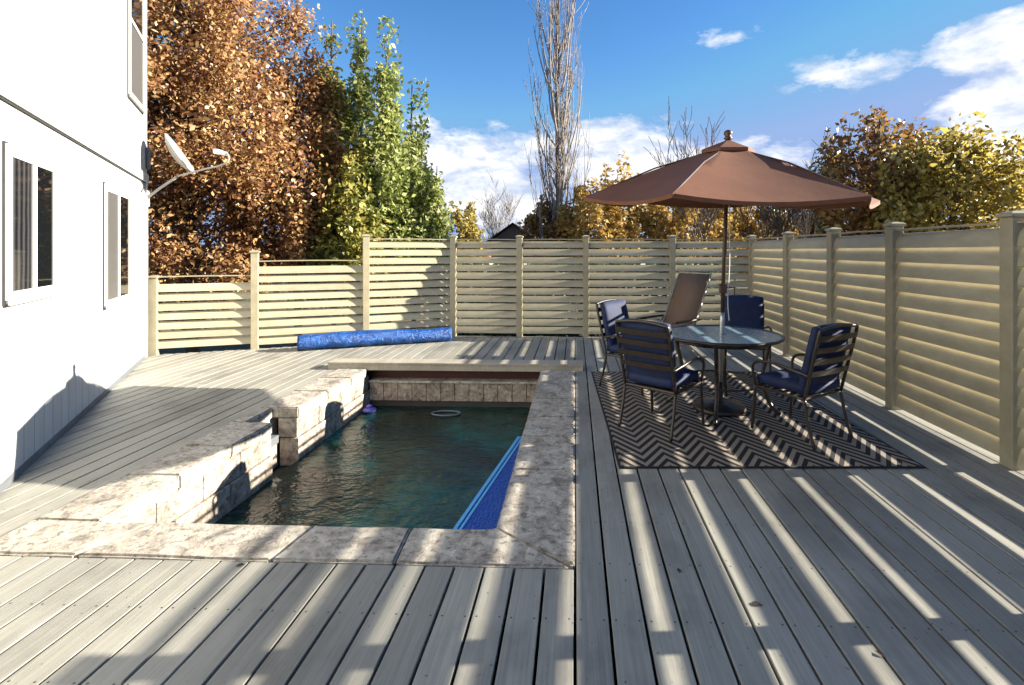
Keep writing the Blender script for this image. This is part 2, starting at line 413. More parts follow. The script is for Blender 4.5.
# left row
ys = [PY0, 3.55, 4.1, NY0, NY1, 5.75, 6.35, 6.86]
for a, c in zip(ys, ys[1:]):
    xr = NX0 if abs(a-NY0) < .01 else PX0
    stone([(OX0, a+g), (xr, a+g), (xr, c-g), (OX0, c-g)], -.10, CT)
# walls: upper and lower course of stone blocks
def course(y0, y1, x, side, z0, z1, m, step=.45, name='wall_block'):
    n = max(1, round((y1-y0)/step)); w = (y1-y0)/n
    b2 = B()
    for k in range(n):
        a = y0+k*w
        box(b2, min(x, x+side*.2), max(x, x+side*.2), a+.003, a+w-.003, z0, z1, .006)
    return inpool(obj(name, b2, M[m]))
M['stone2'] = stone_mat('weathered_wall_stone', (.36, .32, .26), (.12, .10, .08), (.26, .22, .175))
course(PY0, NY0, PX0-.015, -1, -.30, -.104, 'stone2', name='wall_upper_course'); course(NY1, PY1, PX0-.015, -1, -.30, -.104, 'stone2', name='wall_upper_course')
course(PY0, NY0, PX0, -1, -.60, -.31, 'tile', .6, name='wall_lower_course'); course(NY1, PY1, PX0, -1, -.60, -.31, 'tile', .6, name='wall_lower_course')  # darker stone on the lower course paints in the fence's shadow
course(PY0, PY1, PX1+.005, 1, -.60, -.104, 'stone2', .5, name='side_wall')
b2 = B(); box(b2, PX0, PX1, PY0-.2, PY0-.005, -.6, -.104); inpool(obj('near_wall', b2, M['stone2']))
b2 = B()
box(b2, NX0-.2, NX0-.02, NY0-.1, NY1+.1, -.6, -.104); box(b2, NX0-.02, PX0-.22, NY0, NY1, -.6, -.34)
inpool(obj('skimmer_niche', b2, M['stone2']))
b2 = B(); box(b2, NX0+.02, NX0+.10, NY0+.06, NY1-.06, -.335, -.25, .01); inpool(obj('skimmer', b2, M['greyplastic']))
# far end: cap strip, tile row
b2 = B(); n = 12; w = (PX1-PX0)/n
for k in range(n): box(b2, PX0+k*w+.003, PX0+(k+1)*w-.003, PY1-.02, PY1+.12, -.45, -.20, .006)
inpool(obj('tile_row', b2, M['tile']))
b2 = B(); box(b2, PX0, PX1, PY1-.05, PY1+.14, -.195, -.165, .006); inpool(obj('ledge_cap', b2, M['stone']))
b2 = B(); box(b2, PX0, PX1, PY1+.0, PY1+.14, -.8, -.455); inpool(obj('far_wall', b2, M['grout']))
b2 = B(); box(b2, PX0-.2, PX1+.2, PY1+.145, PY1+.2, -.8, -.04); inpool(obj('back_board', b2, M['redwood']))
b2 = B(); box(b2, PX0-.2, PX1+.2, PY0-.2, PY1+.2, -1.4, -1.3)
inpool(obj('pool_floor', b2, M['grout']))
for a, c, d, e in ((PX0-.2, PX0, PY0-.2, PY1+.14), (PX1, PX1+.2, PY0-.2, PY1+.14), (PX0, PX1, PY0-.2, PY0), (PX0, PX1, PY1, PY1+.14)):
    b2 = B(); box(b2, a+.001, c-.001, d+.001, e-.001, -1.3, -.61 if a != PX0 or d < 5 else -.81); inpool(obj('basin_wall', b2, M['grout']))
# hose ring lying on the far edge of the water
b2 = B(); tube(b2, [(-1.72+.19*math.cos(t), 6.62+.10*math.sin(t), WATER+.012) for t in [2*PI*k/24 for k in range(24)]], .012, 6, True)
tag(obj('floating_ring', b2, M['greyplastic'], None, True), 'thin grey ring floating on the water at the far end of the pool', 'ring')
b2 = B(); box(b2, NX0, PX1-.001, PY0+.002, PY1-.002, WATER-.02, WATER)
for v in b2.verts:
    if v.co.x < PX0-.1: v.co.x = PX0+.002
o = obj('water', b2, M['water']); tag(o, 'dark green rippled pool water', kind='structure')
b2 = B(); box(b2, NX0-.015, PX0-.001, NY0+.002, NY1-.002, WATER-.02, WATER)
# plank over the far end
t = thing('wooden_plank', 'long pale board raised across the far end of the pool', 'plank', (-1.68, PY1, .0))
b2 = B(); box(b2, -1.77, 1.79, -.10, .16, .072, .098, .004); obj('top_board', b2, M['plank'], t)
b2 = B(); box(b2, -1.765, 1.785, -.088, -.064, -.012, .070, .004); obj('front_board', b2, M['plank'], t)
b2 = B(); box(b2, -1.765, 1.785, .13, .155, .003, .070); obj('rear_board', b2, M['plank'], t)
# floating solar cover
a0 = P(517, 438, WATER); a1 = P(452, 532, WATER)
b2 = B()
a1x = a0.x+(a1.x-a0.x)*(a0.y-PY0)/(a0.y-a1.y)
poly = [Vector((a1x, PY0+.02, WATER+.006)), Vector((PX1-.01, PY0+.02, WATER+.006)), Vector((PX1-.01, a0.y+.02, WATER+.006)), Vector((a0.x, a0.y-.03, WATER+.006))]
t = thing('solar_cover', 'dark blue bubble sheet floating along the right side of the pool', 'pool cover', (0, 0, 0))
prism(b2, poly, Vector(), Vector((0, 0, .008))); o = obj('bubble_sheet', b2, M['float'], t)
b2 = B(); d = (poly[3]-poly[0]); nrm = Vector((-d.y, d.x, 0)).normalized()
up = Vector((0, 0, .009))
prism(b2, [poly[0]+up-nrm*.005, poly[3]+up-nrm*.005, poly[3]+up-nrm*.04, poly[0]+up-nrm*.032], Vector(), Vector((0, 0, .006)))
prism(b2, [poly[0]+up-nrm*.05, poly[3]+up-nrm*.055, poly[3]+up-nrm*.078, poly[0]+up-nrm*.07], Vector(), Vector((0, 0, .005)))
prism(b2, [poly[3]+up*1.8, poly[2]+up*1.8, poly[2]+up*1.8-Vector((0, .03, 0)), poly[3]+up*1.8-Vector((-.02, .03, 0))], Vector(), Vector((0, 0, .005)))
obj('edge_strip', b2, M['edgeblue'], t)
# floating dispenser
p = P(373, 409, WATER); t = thing('chlorine_float', 'small purple and white floating dispenser at the far left of the pool', 'pool float', (p.x, p.y-.12, WATER))
b2 = B(); lathe(b2, [(.03, -.05), (.05, 0), (.085, .012), (.09, .03), (.07, .05), (.03, .06)], 20); obj('float_ring', b2, M['purple'], t, True)
b2 = B(); lathe(b2, [(.028, .055), (.04, .062), (.04, .085), (.02, .095)], 16); obj('cap', b2, M['purple'], t, True)
# ------------------------------------------------------------ fences
SL_OUT = [(-.052, .071), (-.028, .0665), (-.013, .055), (0, .036), (.013, .008), (.022, -.025), (.029, -.0765)]
def slat_profile():
    top = SL_OUT; th = .006
    under = [(u-th*.9, z-th*.6) for u, z in top]; under[0] = (top[0][0], top[0][1]-th)
    return top + under[::-1]
PROF = slat_profile()
SL_OUT = [(-.034, .070), (-.024, .054), (-.010, .030), (.002, .006), (.012, -.020), (.020, -.052)]
PROF2 = slat_profile()
def panel(fence, a, b_, inn, ztop, nsl, zb=.055, prof=None, sp=.15, pw=.055):
    a = Vector((a[0], a[1], 0)); b_ = Vector((b_[0], b_[1], 0)); d = (b_-a).normalized()
    a2 = a+d*(pw-.006); c2 = b_-d*(pw-.006)
    bm = B()
    for k in range(nsl):
        z = zb+.06+sp*k+random.uniform(-.002, .002); tl = random.uniform(-.003, .003)
        prism(bm, [a2+inn*u+Vector((0, 0, z+zz+tl)) for u, zz in (prof or PROF)], a2, c2+Vector((0, 0, -2*tl)))
    for f in bm.faces: f.smooth = len(f.verts) == 4 and False
    o = obj('slat_panel', bm, M['vinyl'], fence)
    for p in o.data.polygons: p.use_smooth = (len(p.vertices) == 4)
    o.data.set_sharp_from_angle(angle=R(35)) if hasattr(o.data, 'set_sharp_from_angle') else None
    sag = .012*random.random()
    bm = B(); pts = []
    for k in range(7):
        t = k/6; q = a2.lerp(c2, t); pts.append(q+Vector((0, 0, ztop+sag*4*t*(1-t))))
    for u, v in zip(pts, pts[1:]):
        prism(bm, [u+inn*.03+Vector((0, 0, -.008)), u+inn*.03+Vector((0, 0, .010)), u-inn*.03+Vector((0, 0, .010)), u-inn*.03+Vector((0, 0, -.008))], u, v)
    bmesh.ops.remove_doubles(bm, verts=bm.verts, dist=.0005)
    obj('top_rail', bm, M['post'], fence)
def post(fence, x, y, h, inn, hw=.055):
    d = Vector((-inn.y, inn.x, 0)); c = Vector((x, y, 0))
    bm = B()
    pl = [c+inn*hw+d*hw, c-inn*hw+d*hw, c-inn*hw-d*hw, c+inn*hw-d*hw]
    prism(bm, [p+Vector((0, 0, -.1)) for p in pl], Vector((0, 0, -.1)), Vector((0, 0, h-.045)))
    bmesh.ops.bevel(bm, geom=list(bm.edges), offset=.004, segments=1, affect='EDGES')
    o = obj('post', bm, M['post'], fence)
    bm = B(); w = hw+.016
    def ring(w, z): return [bm.verts.new(c+inn*w*sx+d*w*sy+Vector((0, 0, z))) for sx, sy in ((1, 1), (-1, 1), (-1, -1), (1, -1))]
    rs = [ring(hw+.004, h-.044), ring(w, h-.036), ring(w, h-.016), ring(w*.8, h-.006), ring(w*.25, h+.006)]
    for u, v in zip(rs, rs[1:]):
        for k in range(4): bm.faces.new((u[k], u[(k+1) % 4], v[(k+1) % 4], v[k]))
    bm.faces.new(rs[0][::-1]); bm.faces.new(rs[-1])
    obj('post_cap', bm, M['post'], o)
inn = Vector((-1, 0, 0))
rf = thing('louvred_fence', 'tall tan fence of tilted horizontal slats running along the right side of the deck', 'fence')
for y in RFY[1:]: post(rf, FX, y, 1.95, inn, .06)
for ya, yb in zip(RFY, RFY[1:]): panel(rf, (FX, ya), (FX, yb), inn, 1.865, 12)
inn = Vector((0, -1, 0))
bf = thing('louvred_fence', 'tall tan slatted fence across the back of the deck, behind the patio chairs', 'fence')
for x, y in BACK: post(bf, x, y, 1.95, inn)
for a, c in zip(BACK, BACK[1:]): panel(bf, a, c, inn, 1.865, 12, prof=PROF2)
lf = thing('louvred_fence', 'brightly sunlit tan fence stepping down in height towards the white house', 'fence')
for k, ((xa, ya, ha), (xb, yb, hb)) in enumerate(zip(LEFT, LEFT[1:])):
    d = Vector((xb-xa, yb-ya, 0)).normalized(); inn = Vector((d.y, -d.x, 0))
    post(lf, xa, ya, ha, inn)
    panel(lf, (xa, ya), (xb, yb), inn, [1.235, 1.475, 1.865][k], [7, 9, 12][k], zb=[.09, .06, .055][k], prof=PROF2)
# ------------------------------------------------------------ house
M['edge_shade'] = simple('painted_edge_shade', (.035, .035, .033), .7)  # near-black colour for strips that paint thin shade along trim edges
ang = math.atan2(hd.y, hd.x)
house = thing('house', 'white two storey house with vertical board siding along the left side of the deck', 'house', (HP0.x, HP0.y, 0), ang)
S0, S1 = -3.3, HL; D = 7.0
def wall_open(bm, s0, s1, z0, z1, ops, y=0.0, th=.14):
    ss = sorted({s0, s1, *[o[0] for o in ops], *[o[1] for o in ops]}); zs = sorted({z0, z1, *[o[2] for o in ops], *[o[3] for o in ops]})
    for a, c in zip(ss, ss[1:]):
        for e, f in zip(zs, zs[1:]):
            m_ = ((a+c)/2, (e+f)/2)
            if any(o[0] < m_[0] < o[1] and o[2] < m_[1] < o[3] for o in ops): continue
            v = [bm.verts.new(q) for q in ((a, y, e), (c, y, e), (c, y, f), (a, y, f))]; bm.faces.new(v)
    for o in ops:
        for (p, q) in (((o[0], o[2]), (o[1], o[2])), ((o[1], o[2]), (o[1], o[3])), ((o[1], o[3]), (o[0], o[3])), ((o[0], o[3]), (o[0], o[2]))):
            v = [bm.verts.new(w_) for w_ in ((p[0], y, p[1]), (q[0], y, q[1]), (q[0], y+th, q[1]), (p[0], y+th, p[1]))]; bm.faces.new(v)
    # the other three sides
    for (p, q) in (((s1, y), (s1, D)), ((s1, D), (s0, D)), ((s0, D), (s0, y))):
        v = [bm.verts.new(w_) for w_ in ((p[0], p[1], z0), (q[0], q[1], z0), (q[0], q[1], z1), (p[0], p[1], z1))]; bm.faces.new(v)
    bmesh.ops.remove_doubles(bm, verts=bm.verts, dist=.0005)
def s_of(px):
    r_ = RIGHT*((px-CX)/F)+FWD
    # intersect the ray with the wall line
    det = hd.x*(-r_.y)-(-r_.x)*hd.y
    s = ((-HP0.x)*(-r_.y)-(-r_.x)*(-HP0.y))/det
    pt = HP0+hd*s; return s, pt.dot(FWD)
sA, dA = s_of(3); sB, dB = s_of(53); sC, dC = s_of(103); sD, dD = s_of(128); sE, dE = s_of(126.5); sF, dF = s_of(141)
W1 = (sA+.05, sB-.05, 1.34, 2.34); W2 = (sC+.05, sD-.04, 1.06, 2.36); W3 = (sE+.03, sF-.03, 3.76, 5.75)
W0 = (-2.5, -1.4, 1.30, 2.33)
bm = B(); wall_open(bm, S0, S1, -1.4, 2.75, [W0, W1, W2]); obj('wall', bm, M['siding'], house)
bm = B(); wall_open(bm, S0, S1, 2.752, 6.6, [W3], y=-.012); obj('upper_wall', bm, M['siding'], house)
bm = B(); box(bm, S0, S1+.02, -.032, -.0125, 2.70, 2.83, .004); bb_ = obj('belly_band', bm, M['trim'], house)
bm = B(); box(bm, S0, S1+.02, -.018, -.0015, 2.686, 2.698); obj('band_under_shade', bm, M['edge_shade'], house)  # dark strip paints the shadow line under the band
bm = B(); box(bm, S0, S1+.02, -.018, -.0130, 2.832, 2.838); obj('band_top_shade', bm, M['edge_shade'], house)  # dark strip paints a shadow gap along the band's top
bm = B(); box(bm, S1-.10, S1+.018, -.022, -.001, .02, 2.698, .003); box(bm, S1+.001, S1+.02, .0, .1, .02, 2.698); obj('corner_trim', bm, M['trim'], house)
bm = B(); box(bm, S0-.4, S1+.4, -.35, D+.4, 6.6, 6.7)
prism(bm, [Vector((S0-.4, -.35, 6.701)), Vector((S0-.4, D+.4, 6.701)), Vector((S0-.4, D/2, 8.4))], Vector((S0-.4, 0, 0)), Vector((S1+.4, 0, 0)))
obj('roof', bm, M['shingle'], house)
bm = B(); box(bm, S0, S1, -.006, -.001, .0, .06); obj('base_flashing', bm, M['greyplastic'], house)
def window(w, left='curtain', right='glass', sash=False, trim=.055):
    s0, s1, z0, z1 = w
    bm = B(); t_ = trim; y0, y1 = -.032, -.0015
    if w is W3: y0, y1 = -.044, -.0135
    box(bm, s0-t_, s0-.001, y0, y1, z0-t_, z1+t_, .003); box(bm, s1+.001, s1+t_, y0, y1, z0-t_, z1+t_, .003)
    box(bm, s0, s1, y0, y1, z1+.001, z1+t_, .003); box(bm, s0, s1, y0, y1, z0-t_, z0-.001, .003)
    fr = obj('window', bm, M['trim'], house)
    bm = B(); k_ = .014; yc = y1+.0; yc0 = y1-.012
    for bb in ((s0-t_-k_, s0-t_-.001, z0-t_-k_, z1+t_+k_), (s1+t_+.001, s1+t_+k_, z0-t_-k_, z1+t_+k_), (s0-t_-.001, s1+t_+.001, z1+t_+.001, z1+t_+k_)):
        box(bm, bb[0], bb[1], yc0, yc, bb[2], bb[3])
    obj('trim_shade_line', bm, M['edge_shade'], fr)  # dark border paints the thin shade round the window trim
    bm = B(); f = .024
    yy0, yy1 = (-.026, .03) if w is not W3 else (-.038, .03)
    box(bm, s0, s0+f, yy0, yy1, z0, z1); box(bm, s1-f, s1, yy0, yy1, z0, z1)
    box(bm, s0+f, s1-f, yy0, yy1, z1-f, z1); box(bm, s0+f, s1-f, yy0, yy1, z0, z0+f)
    mid = (s0+s1)/2; zm = (z0+z1)/2
    if sash: box(bm, s0+f, s1-f, yy0-.004, yy1-.01, zm-.025, zm+.025)
    else: box(bm, mid-.026, mid+.026, yy0-.004, yy1-.01, z0+f, z1-f)
    obj('sash_frame', bm, M['trim'], fr)
    cells = [(s0+f, s1-f, z0+f, zm-.025), (s0+f, s1-f, zm+.025, z1-f)] if sash else [(s0+f, mid-.026, z0+f, z1-f), (mid+.026, s1-f, z0+f, z1-f)]
    for k, cc in enumerate(cells):
        bm = B(); box(bm, cc[0], cc[1], yy0+.007, yy0+.012, cc[2], cc[3])
        obj('pane', bm, M[(left, right)[k]], fr)
    bm = B(); box(bm, s0-t_-.02, s1+t_+.02, y0-.02, y0-.001, z0-t_-.012, z0-t_+.03, .003); obj('sill', bm, M['trim'], fr)
window(W0); window(W1); window(W2, 'greyscreen', 'glass'); window(W3, 'greyscreen', 'glass', True)
bm = B(); box(bm, S1-.13, S1-.06, -.07, -.014, 2.90, 3.24, .02); obj('meter_box', bm, M['greyplastic'], house)
bm = B(); tube(bm, [(S1+.05, .04, .1), (S1+.05, .04, 2.3), (S1+.03, .02, 2.9)], .012, 6); obj('conduit', bm, M['white'], house)
# satellite dish on the corner
def Qz(px, py, d): return Q(px, py, d)
dd = HP1.dot(FWD)
base = Q(146, 199, dd+.02)
sat = thing('satellite_dish', 'off white satellite dish on an arm bolted to the corner of the white house', 'satellite dish', base)
def L(v): return v-base
M['dish'] = simple('dish_paint', (.27, .26, .235), .5, var=.1)
bm = B(); tube(bm, smoothpts([(0, 0, 0), tuple(L(Q(160, 188, dd-.05))), tuple(L(Q(177, 177, dd-.1)))], 3), .020, 8); obj('mast', bm, M['dish'], sat, True)
bm = B(); box(bm, -.07, .02, -.05, .05, -.12, .12, .01); obj('bracket', bm, M['dish'], sat)
bm = B()
vd_ = (RIGHT*-.756+FWD).normalized(); nrm = ((FWD*.756+RIGHT)/1.2537*.85+Vector((0, 0, .53))-vd_*.20).normalized(); cen = L(Q(178, 155, dd-.1)); u = nrm.cross(FWD).normalized(); v = nrm.cross(u).normalized()
rings = []
for k in range(6):
    r = .345*k/5; rings.append([bm.verts.new(cen+nrm*(.10*(k/5)**2-.06)+(u*math.cos(t)*r*1.0+v*math.sin(t)*r*.92)) for t in [2*PI*j/28 for j in range(28)]] if k else [bm.verts.new(cen-nrm*.06)])
for j in range(28): bm.faces.new((rings[0][0], rings[1][j], rings[1][(j+1) % 28]))
for a, c in zip(rings[1:], rings[2:]):
    for j in range(28): bm.faces.new((a[j], c[j], c[(j+1) % 28], a[(j+1) % 28]))
ds = obj('reflector', bm, M['dish'], sat, True); md = ds.modifiers.new('s', 'SOLIDIFY'); md.thickness = .012
bm = B(); tube(bm, smoothpts([L(Q(178, 176, dd-.1)), L(Q(205, 169, dd-.2)), L(Q(222, 165, dd-.25)), L(Q(229, 159, dd-.25)), L(Q(226, 152, dd-.25))], 4), .015, 8); obj('feed_arm', bm, M['dish'], sat, True)
bm = B(); tube(bm, [L(Q(226, 154, dd-.25)), L(Q(215, 151, dd-.25))], [.03, .045], 10); obj('receiver', bm, M['white'], sat, True)
# ------------------------------------------------------------ rug
rc = (P(619, 468)+P(928, 470))/2; r1 = P(588, 372)
rug = B(); box(rug, -1.165, 1.165, -1.505, 1.505, 0, .008, .003)
o = obj('rug', rug, M['rug']); ra = R(2.2)
o.rotation_euler = (0, 0, ra); cdir = Vector((-math.sin(ra), math.cos(ra), 0))
o.location = (rc.x+cdir.x*1.505, rc.y+cdir.y*1.505, .005)
tag(o, 'black and tan zigzag patterned outdoor rug under the patio table', 'rug')
# ------------------------------------------------------------ table
TX, TY = 1.515, 5.25; TZ = .785
t = thing('patio_table', 'round glass topped patio table with dark metal rim under the brown umbrella', 'table', (TX, TY, .013))
bm = B(); lathe(bm, [(.575, TZ-.028), (.578, TZ-.018), (.575, TZ-.010)], 48); obj('glass_top', bm, M['tglass'], t)
bm = B(); tube(bm, [(.59*math.cos(a), .59*math.sin(a), TZ-.018) for a in [2*PI*k/48 for k in range(48)]], .017, 8, True); obj('rim', bm, M['slat'], t, True)
bm = B(); tube(bm, [(.44*math.cos(a), .44*math.sin(a), TZ-.07) for a in [2*PI*k/40 for k in range(40)]], .016, 8, True)
for k in range(4):
    a = PI/2*k+.25; tube(bm, [(.05*math.cos(a), .05*math.sin(a), TZ-.06), (.575*math.cos(a), .575*math.sin(a), TZ-.034)], .012, 6)
lathe(bm, [(.045, TZ-.1), (.05, TZ-.09), (.05, TZ-.035), (.04, TZ-.03)], 16)
obj('under_frame', bm, M['bronze'], t, True)
for k in range(4):
    a = PI/2*k-1.95; c, s = math.cos(a), math.sin(a)
    bm = B(); tube(bm, smoothpts([(.47*c, .47*s, TZ-.04), (.44*c, .44*s, TZ-.2), (.40*c, .40*s, .38), (.46*c, .46*s, .12), (.56*c, .56*s, .014)], 4), .021, 8)
    obj('leg', bm, M['bronze'], t, True)
bm = B(); tube(bm, [(.41*math.cos(a), .41*math.sin(a), .30) for a in [2*PI*k/40 for k in range(40)]], .010, 6, True); obj('lower_ring', bm, M['bronze'], t, True)
# ------------------------------------------------------------ umbrella
um = thing('patio_umbrella', 'large brown six sided patio umbrella standing through the glass table', 'umbrella', (TX-.02, TY, .013))
top = Vector((.085, -.03, 2.80))     # leaning pole
def on(z): return Vector((top.x*z/2.8, top.y*z/2.8, z))
bm = B(); tube(bm, [on(.05), on(.9), on(1.0)], .024, 12); obj('lower_pole', bm, M['steel'], um, True)
bm = B(); tube(bm, [on(1.0), on(1.8), on(2.76)], .021, 12); obj('pole', bm, M['pole'], um, True)
bm = B(); lathe(bm, [(.26, 0), (.27, .02), (.25, .05), (.08, .08), (.04, .10), (.038, .28), (.02, .285)], 32); obj('base', bm, M['bronze'], um, True)
ap = on(2.74); RU = 1.49; tiltv = .078
vang = [R(-123+60*k) for k in range(6)]
def rim(a, r=RU, z=2.175): return Vector((ap.x+r*math.cos(a), ap.y+r*math.sin(a), z+tiltv*r*math.sin(a)-.018*r*math.cos(a)))
bm = B(); NR = 8; NS = 8; grid = []
for k in range(6):
    A = rim(vang[k]); A2 = rim(vang[(k+1) % 6])
    g_ = []
    for i in range(NR+1):
        ti = .10+.90*i/NR; row = []
        for j in range(NS+1):
            tj = j/NS; e = A.lerp(A2, tj); p_ = ap.lerp(e, ti)
            arch = .012*math.sin(PI*min(1, ti))            # ribs bow up slightly
            sag = -.055*ti*4*tj*(1-tj)
            inw = (ap-p_); inw.z = 0
            p_ = p_+Vector((0, 0, arch+sag))+inw*.035*4*tj*(1-tj)*ti
            row.append(bm.verts.new(p_))
        g_.append(row)
    for i in range(NR):
        for j in range(NS): bm.faces.new((g_[i][j], g_[i+1][j], g_[i+1][j+1], g_[i][j+1]))
    # small hanging hem
    hem = [bm.verts.new(v_.co+Vector((0, 0, -.035))) for v_ in g_[NR]]
    for j in range(NS): bm.faces.new((g_[NR][j], hem[j], hem[j+1], g_[NR][j+1]))
bmesh.ops.remove_doubles(bm, verts=bm.verts, dist=.001)
cn = obj('canopy', bm, M['canopy'], um, True)
cn.data.set_sharp_from_angle(angle=R(40))
bm = B(); vr = .27
v0 = [bm.verts.new(rim(a, vr, 2.68)) for a in vang]; v1 = [bm.verts.new(rim(a, .03, 2.775)) for a in vang]; v2 = [bm.verts.new(rim(a, vr, 2.645)) for a in vang]
for k in range(6): bm.faces.new((v0[k], v0[(k+1) % 6], v1[(k+1) % 6], v1[k])); bm.faces.new((v0[k], v2[k], v2[(k+1) % 6], v0[(k+1) % 6]))
bm.faces.new(v1); obj('vent_cap', bm, M['canopy'], um)
bm = B(); lathe(bm, [(.02, -.03), (.045, 0), (.035, .012), (.03, .022), (.045, .045), (.04, .07), (.015, .085)], 16, (ap.x, ap.y, 2.80)); obj('finial', bm, M['pole'], um, True)
hub = on(2.15)
for a in vang:
    bm = B(); e = rim(a); p1 = ap.lerp(e, .03); p2 = ap.lerp(e, .5)+Vector((0, 0, .028)); p3 = e+Vector((0, 0, -.012))
    tube(bm, [p1+Vector((0, 0, -.02)), p2, p3], .009, 6)
    rb = obj('rib', bm, M['pole'], um)
    bm = B(); tube(bm, [hub, ap.lerp(e, .52)+Vector((0, 0, .01))], .007, 6); obj('strut', bm, M['pole'], rb)
bm = B(); lathe(bm, [(.035, -.04), (.04, 0), (.035, .04)], 12, tuple(hub)); obj('hub', bm, M['pole'], um, True)
bm = B(); box(bm, -.035+on(1.25).x, .035+on(1.25).x, -.035, .035, 1.2, 1.3, .01); ck = obj('crank_box', bm, M['pole'], um)
bm = B(); tube(bm, [(.08, 0, 1.26), (.15, -.02, 1.26), (.15, -.02, 1.18), (.21, -.02, 1.18)], .008, 6); obj('crank_handle', bm, M['bronze'], ck)
bm = B(); tube(bm, smoothpts([on(2.1)+Vector((.03, -.02, 0)), (.10, -.02, 1.5), (.085, -.01, 1.15), (.095, -.02, .92)], 5), .005, 5); obj('cord', bm, M['white'], um)
bm = B(); e = rim(vang[2]); tube(bm, smoothpts([e, e+Vector((.05, -.02, -.02)), e+Vector((.10, -.05, -.07))], 3), .007, 5); obj('tie_strap', bm, M['slat'], um)
# ------------------------------------------------------------ chairs
def cushion(bm, c, sx, sy, sz, n=10):
    """puffy quilted pad, c = centre, sizes full"""
    def pt(i, j, sgn):
        u = i/n*2-1; v = j/n*2-1
        e = (1-abs(u)**6)*(1-abs(v)**6)
        h_ = sz*.5*(.55+.45*e)-.012*max(0, math.cos(PI*v*1.5))**8*e-.010*max(0, 1-abs(v*3-1)*6)*e-.010*max(0, 1-abs(v*3+1)*6)*e
        r_ = 1-.04*(abs(u)*abs(v))**3
        return Vector((u*sx/2*r_, v*sy/2*r_, sgn*h_))
    tp = [[bm.verts.new(pt(i, j, 1)) for j in range(n+1)] for i in range(n+1)]
    bt = [[bm.verts.new(pt(i, j, -1)) for j in range(n+1)] for i in range(n+1)]
    for i in range(n):
        for j in range(n):
            bm.faces.new((tp[i][j], tp[i+1][j], tp[i+1][j+1], tp[i][j+1])); bm.faces.new((bt[i][j], bt[i][j+1], bt[i+1][j+1], bt[i+1][j]))
    ed = [(i, 0) for i in range(n)]+[(n, j) for j in range(n)]+[(i, n) for i in range(n, 0, -1)]+[(0, j) for j in range(n, 0, -1)]
    for k in range(len(ed)):
        a = ed[k]; b_ = ed[(k+1) % len(ed)]
        bm.faces.new((tp[a[0]][a[1]], bt[a[0]][a[1]], bt[b_[0]][b_[1]], tp[b_[0]][b_[1]]))
def make_chair(label):
    t = thing('patio_chair', label, 'chair', group='patio chairs around the glass table')
    yb = lambda z: -.24-(z-.42)*.24        # back line leaning
    for s in (-1, 1):
        bm = B(); tube(bm, smoothpts([(s*.265, -.33, .014), (s*.262, -.27, .22), (s*.26, -.235, .40)], 4), .0145, 8); obj('leg', bm, M['slat'], t, True)
        bm = B(); tube(bm, smoothpts([(s*.275, .27, .014), (s*.27, .25, .22), (s*.27, .235, .42)], 4), .0145, 8); obj('leg', bm, M['slat'], t, True)
        bm = B(); tube(bm, smoothpts([(s*.27, .235, .42), (s*.285, .255, .56), (s*.29, .21, .635), (s*.29, .05, .655), (s*.285, -.15, .63), (s*.265, yb(.62), .60)], 4), .0135, 8); obj('armrest', bm, M['slat'], t, True)
    bm = B(); tube(bm, smoothpts([(-.26, -.235, .40), (-.26, yb(.6), .6), (-.265, yb(.95), .95), (-.22, yb(1.0), 1.0), (0, yb(1.02), 1.02), (.22, yb(1.0), 1.0), (.265, yb(.95), .95), (.26, yb(.6), .6), (.26, -.235, .40)], 4), .0145, 8)
    obj('back_frame', bm, M['slat'], t, True)
    bm = B(); tube(bm, [(-.262, -.235, .40), (.262, -.235, .40), (.27, .235, .41), (-.27, .235, .41)], .013, 8, True)
    for k in range(5): y = -.18+k*.085; box(bm, -.26, .26, y-.02, y+.02, .402, .410)
    obj('seat_frame', bm, M['slat'], t)
    for k in range(4):
        z = .62+k*.10; bm = B(); y = yb(z)-.012
        n = 6
        for i in range(n):
            xa = -.26+.52*i/n; xb = -.26+.52*(i+1)/n
            ca = -.015*math.cos(PI*(xa/.52)); cb = -.015*math.cos(PI*(xb/.52))
            vs = []
            for (x_, c_) in ((xa, ca), (xb, cb)):
                for (dy, dz) in ((-.004, -.024), (.004, -.024), (.004, .024), (-.004, .024)):
                    vs.append(bm.verts.new((x_, y+c_+dy-dz*.24, z+dz)))
            for q in range(4): bm.faces.new((vs[q], vs[(q+1) % 4], vs[4+(q+1) % 4], vs[4+q]))
        obj('back_slat', bm, M['slat'], t)
    bm = B(); cushion(bm, None, .50, .50, .12); 
    for v in bm.verts: v.co += Vector((0, .0, .475))
    obj('seat_cushion', bm, M['navy'], t, True)
    bm = B(); cushion(bm, None, .50, .60, .10)
    for v in bm.verts:
        x_, y_, z_ = v.co; zz = .72+y_; v.co = Vector((x_, yb(zz)+.062+z_, zz))
    obj('back_cushion', bm, M['navy'], t, True)
    return t
ch = [make_chair('navy patio chair nearest the pool, seen from behind with its slatted back')]
def place(o, foot_l, facing):
    pass
# (centre x, centre y, facing direction angle from +Y)
spots = [((.82, 4.71), math.atan2(.64, .77)), ((2.00, 4.57), math.atan2(-.53, .85)), ((.72, 6.05), math.atan2(.78, -.62)), ((2.22, 6.62), math.atan2(-.22, -.97))]
labs = [None, 'navy patio chair on the right of the table, nearest the fence',
        'navy patio chair behind the nearest chair on the left, facing right',
        'navy patio chair at the far side of the table behind the umbrella pole']
for k, ((x, y), a) in enumerate(spots):
    o = ch[0] if k == 0 else copy_tree(ch[0])
    if k: o['label'] = labs[k]
    o.location = (x, y, .013); o.rotation_euler = (0, 0, -a)
